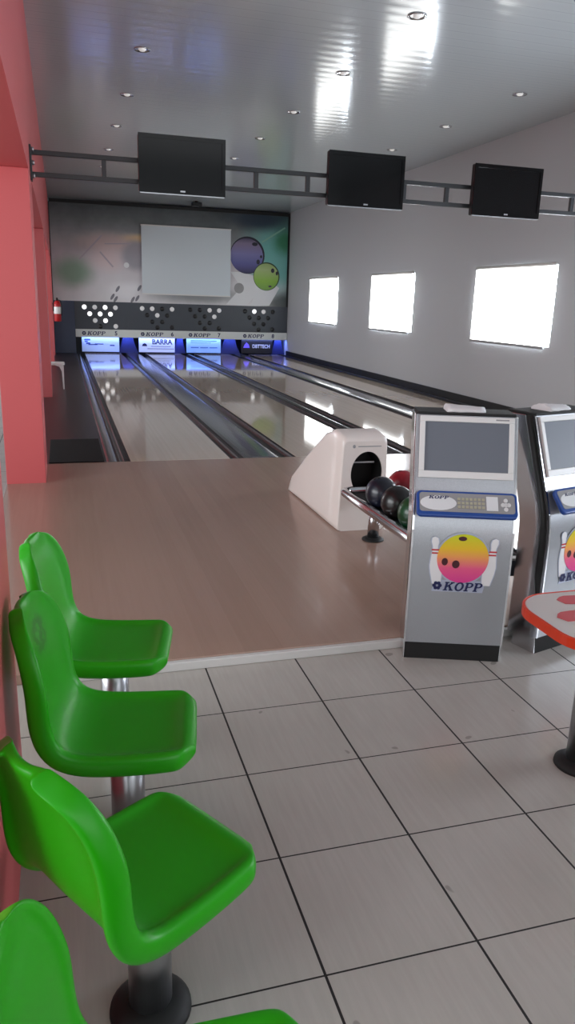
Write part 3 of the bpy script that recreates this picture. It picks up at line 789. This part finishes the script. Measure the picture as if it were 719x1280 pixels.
bm = bmesh.new(); lathe(bm, [(0, .05), (.115, .05), (.115, 1.3), (0, 1.3)], n=32); po = obj('post', bm, M['alu'], t)
bm = bmesh.new(); lathe(bm, [(0, 0), (.21, 0), (.205, .03), (.15, .07), (0, .07)], n=32); obj('base_flange', bm, M['matte_black'], po)
bm = bmesh.new(); box(bm, -.25, .25, -.25, .25, 1.29, 1.325); obj('mounting_plate', bm, M['dark'], t)

# ---------------------------------------------------------------- green swivel seats
CL = [(.455, .985), (.40, 1.0), (.34, .995), (.1, .985), (-.1, .985), (-.25, .995), (-.355, 1.04), (-.425, 1.14), (-.465, 1.28), (-.495, 1.44), (-.525, 1.60), (-.55, 1.70), (-.58, 1.78), (-.61, 1.835), (-.63, 1.865)]
HW = [.33, .42, .44, .45, .455, .46, .465, .465, .465, .46, .435, .40, .35, .28, .18]
TH = [.13, .145, .15, .15, .15, .15, .15, .15, .145, .14, .13, .125, .12, .115, .11]
def seat_shell():
    """a closed moulded shell: shallow tray, thick rolled rim, hollowed underside"""
    bm = bmesh.new(); rows = []; n = len(CL)
    for i, ((d, z), w, T) in enumerate(zip(CL, HW, TH)):
        a = CL[max(i-1, 0)]; b = CL[min(i+1, n-1)]
        if i == 0: a, b = (CL[0][0]+.05, CL[0][1]), CL[1]
        tx, tz = b[0]-a[0], b[1]-a[1]; l = math.hypot(tx, tz); nx, nz = tz/l, -tx/l     # towards the sitter
        dish = .03 if 2 <= i <= 12 else 0
        wrap = .09*max(0, min(1, (i-6)/3))*(1-.45*max(0, i-9)/5)
        prof = [(-1, -.5*T), (-.985, -.16*T), (-.93, 0), (-.84, -.004), (-.79, -dish), (-.45, -dish), (0, -dish), (.45, -dish), (.79, -dish), (.84, -.004), (.93, 0), (.985, -.16*T), (1, -.5*T),
                (.985, -.84*T), (.93, -T), (.86, -.98*T), (.78, -.55*T-dish*.4), (.4, -.5*T-dish*.4), (0, -.5*T-dish*.4), (-.4, -.5*T-dish*.4), (-.78, -.55*T-dish*.4), (-.86, -.98*T), (-.93, -T), (-.985, -.84*T)]
        row = []
        for u, o in prof:
            o += wrap*u*u
            row.append((d+nx*o, u*w, z+nz*o))
        rows.append(row)
    def endcap(row, f):          # a smaller ring that rounds the end off
        c = [sum(p[k] for p in row)/len(row) for k in range(3)]
        return [tuple(c[k]+(p[k]-c[k])*f[k] for k in range(3)) for p in row]
    first = [(p[0]+.035, p[1]*.9, (p[2]-.93)*.6+.925) for p in rows[0]]
    last = [(p[0]-.012, p[1]*.8, 1.89+(p[2]-1.865)*.5) for p in rows[-1]]
    rows = [first]+rows+[last]
    R = [ring(bm, r) for r in rows]
    for a, b in zip(R, R[1:]): bridge(bm, a, b, smooth=True)
    for r in (R[0], R[-1]):
        m = len(r)
        for k in range(12):     # close the end with quads between the two long sides
            pa, pb, pc, pd = r[k], r[k+1], r[(m-2-k+1) % m], r[(m-1-k+1) % m]
            f = [v for q, v in enumerate((pa, pb, pc, pd)) if v not in (pa, pb, pc, pd)[:q]]
            if len(f) > 2:
                try: bm.faces.new(f).smooth = True
                except ValueError: pass
    return bm
SEATS = [((-.97, -4.35), -1, 'green plastic swivel seat nearest the camera, mostly cut off by the frame'),
         ((-1.01, -2.95), 32, 'green plastic swivel seat turned away, showing the rear of its backrest'),
         ((-1.01, -1.58), -10, 'green plastic swivel seat with a dark scuff on its backrest'),
         ((-1.01, -.25), -12, 'green plastic swivel seat farthest from camera, next to the approach step')]
proto = None
for k, ((x, y), deg, lab) in enumerate(SEATS):
    if proto is None:
        proto = t = thing('swivel_seat', lab, 'seat', (x, y, 0), math.radians(deg), 'green swivel seats in a row')
        sh = obj('seat_shell', seat_shell(), M['green'], t)
        sb = sh.modifiers.new('Subsurf', 'SUBSURF'); sb.levels = 2; sb.render_levels = 2
        bm = bmesh.new(); lathe(bm, [(0, .06), (.118, .06), (.118, .86), (0, .86)], n=36); po = obj('post', bm, M['alu'], t)
        bm = bmesh.new(); lathe(bm, [(0, 0), (.225, 0), (.222, .025), (.19, .06), (.13, .085), (0, .085)], n=36); obj('base_flange', bm, M['matte_black'], po)
        bm = bmesh.new(); box(bm, -.22, .22, -.22, .22, .83, .9); obj('mounting_plate', bm, M['dark'], t, .01)
    else:
        t = copy_tree(proto); t.location = V((x, y, 0)); t.rotation_euler = (0, 0, math.radians(deg)); t['label'] = lab
        if k == 2:
            for c in kids(t):
                if c.name.startswith('seat_shell'):
                    c.data = c.data.copy(); c.data.materials[0] = M['green_scuffed']

# ---------------------------------------------------------------- light
def area(name, loc, rot, sx, sy, power, col=(1, 1, 1)):
    d = bpy.data.lights.new(name, 'AREA'); d.shape = 'RECTANGLE'; d.size = sx*S; d.size_y = sy*S; d.energy = power; d.color = col
    o = bpy.data.objects.new(name, d); COL.objects.link(o); o.location = V(loc); o.rotation_euler = rot; return o
# daylight from behind the camera and the side room, plus an added far fill
area('daylight_front', (1, YN+.5, 4.8), (PI/2, 0, 0), 18, 7, 170, (.94, .97, 1))
area('fill_side_far', (-13.6, 34, 4.2), (0, -PI/2, 0), 6, 20, 480, (.94, .97, 1))  # unseen lamp added to brighten the mural and the pin end
area('daylight_side', (-13.6, -2, 4.5), (0, -PI/2, 0), 6, 14, 450, (.94, .97, 1))
# violet lamps over the pin decks
for a, b in AD:
    area('pin_deck_lamp', ((a+b)/2, YB+.12, 1.13), (math.radians(25), 0, 0), b-a, .1, 3.5, (.25, .35, 1))
for a, b in ((2.36, 3.66), (6.07, 6.88), (9.26, 10.73), (12.98, 13.93)):
    area('pin_deck_lamp', ((a+b)/2, YB+.14, 1.13), (math.radians(30), 0, 0), b-a-.1, .1, 4, (.12, .22, 1))

w = bpy.data.worlds.new('World'); scn.world = w; w.use_nodes = True
bgn = w.node_tree.nodes['Background']; bgn.inputs[0].default_value = (.9, .95, 1, 1); bgn.inputs[1].default_value = .5

# ---------------------------------------------------------------- camera
yaw, pit, roll = .291837, .272643, .0316785
f = Vector((math.sin(yaw)*math.cos(pit), math.cos(yaw)*math.cos(pit), -math.sin(pit))); r = Vector((math.cos(yaw), -math.sin(yaw), 0)); u = r.cross(f)
r2 = r*math.cos(roll)+u*math.sin(roll); u2 = -r*math.sin(roll)+u*math.cos(roll)
cd = bpy.data.cameras.new('camera'); co = bpy.data.objects.new('camera', cd); COL.objects.link(co)
cd.sensor_fit = 'VERTICAL'; cd.sensor_height = 24; cd.lens = 940.9/1280*24; cd.clip_start = .02
mw = Matrix((r2, u2, -f)).transposed().to_4x4(); mw.translation = V((-1.31079, -6.28649, 3.80187)); co.matrix_world = mw
scn.camera = co
scn.view_settings.view_transform = 'Standard'; scn.view_settings.look = 'None'
scn.view_settings.gamma = 1; scn.view_settings.use_curve_mapping = False
scn.view_settings.exposure = -0.1
scn.cycles.use_denoising = True
scn.cycles.max_bounces = 8
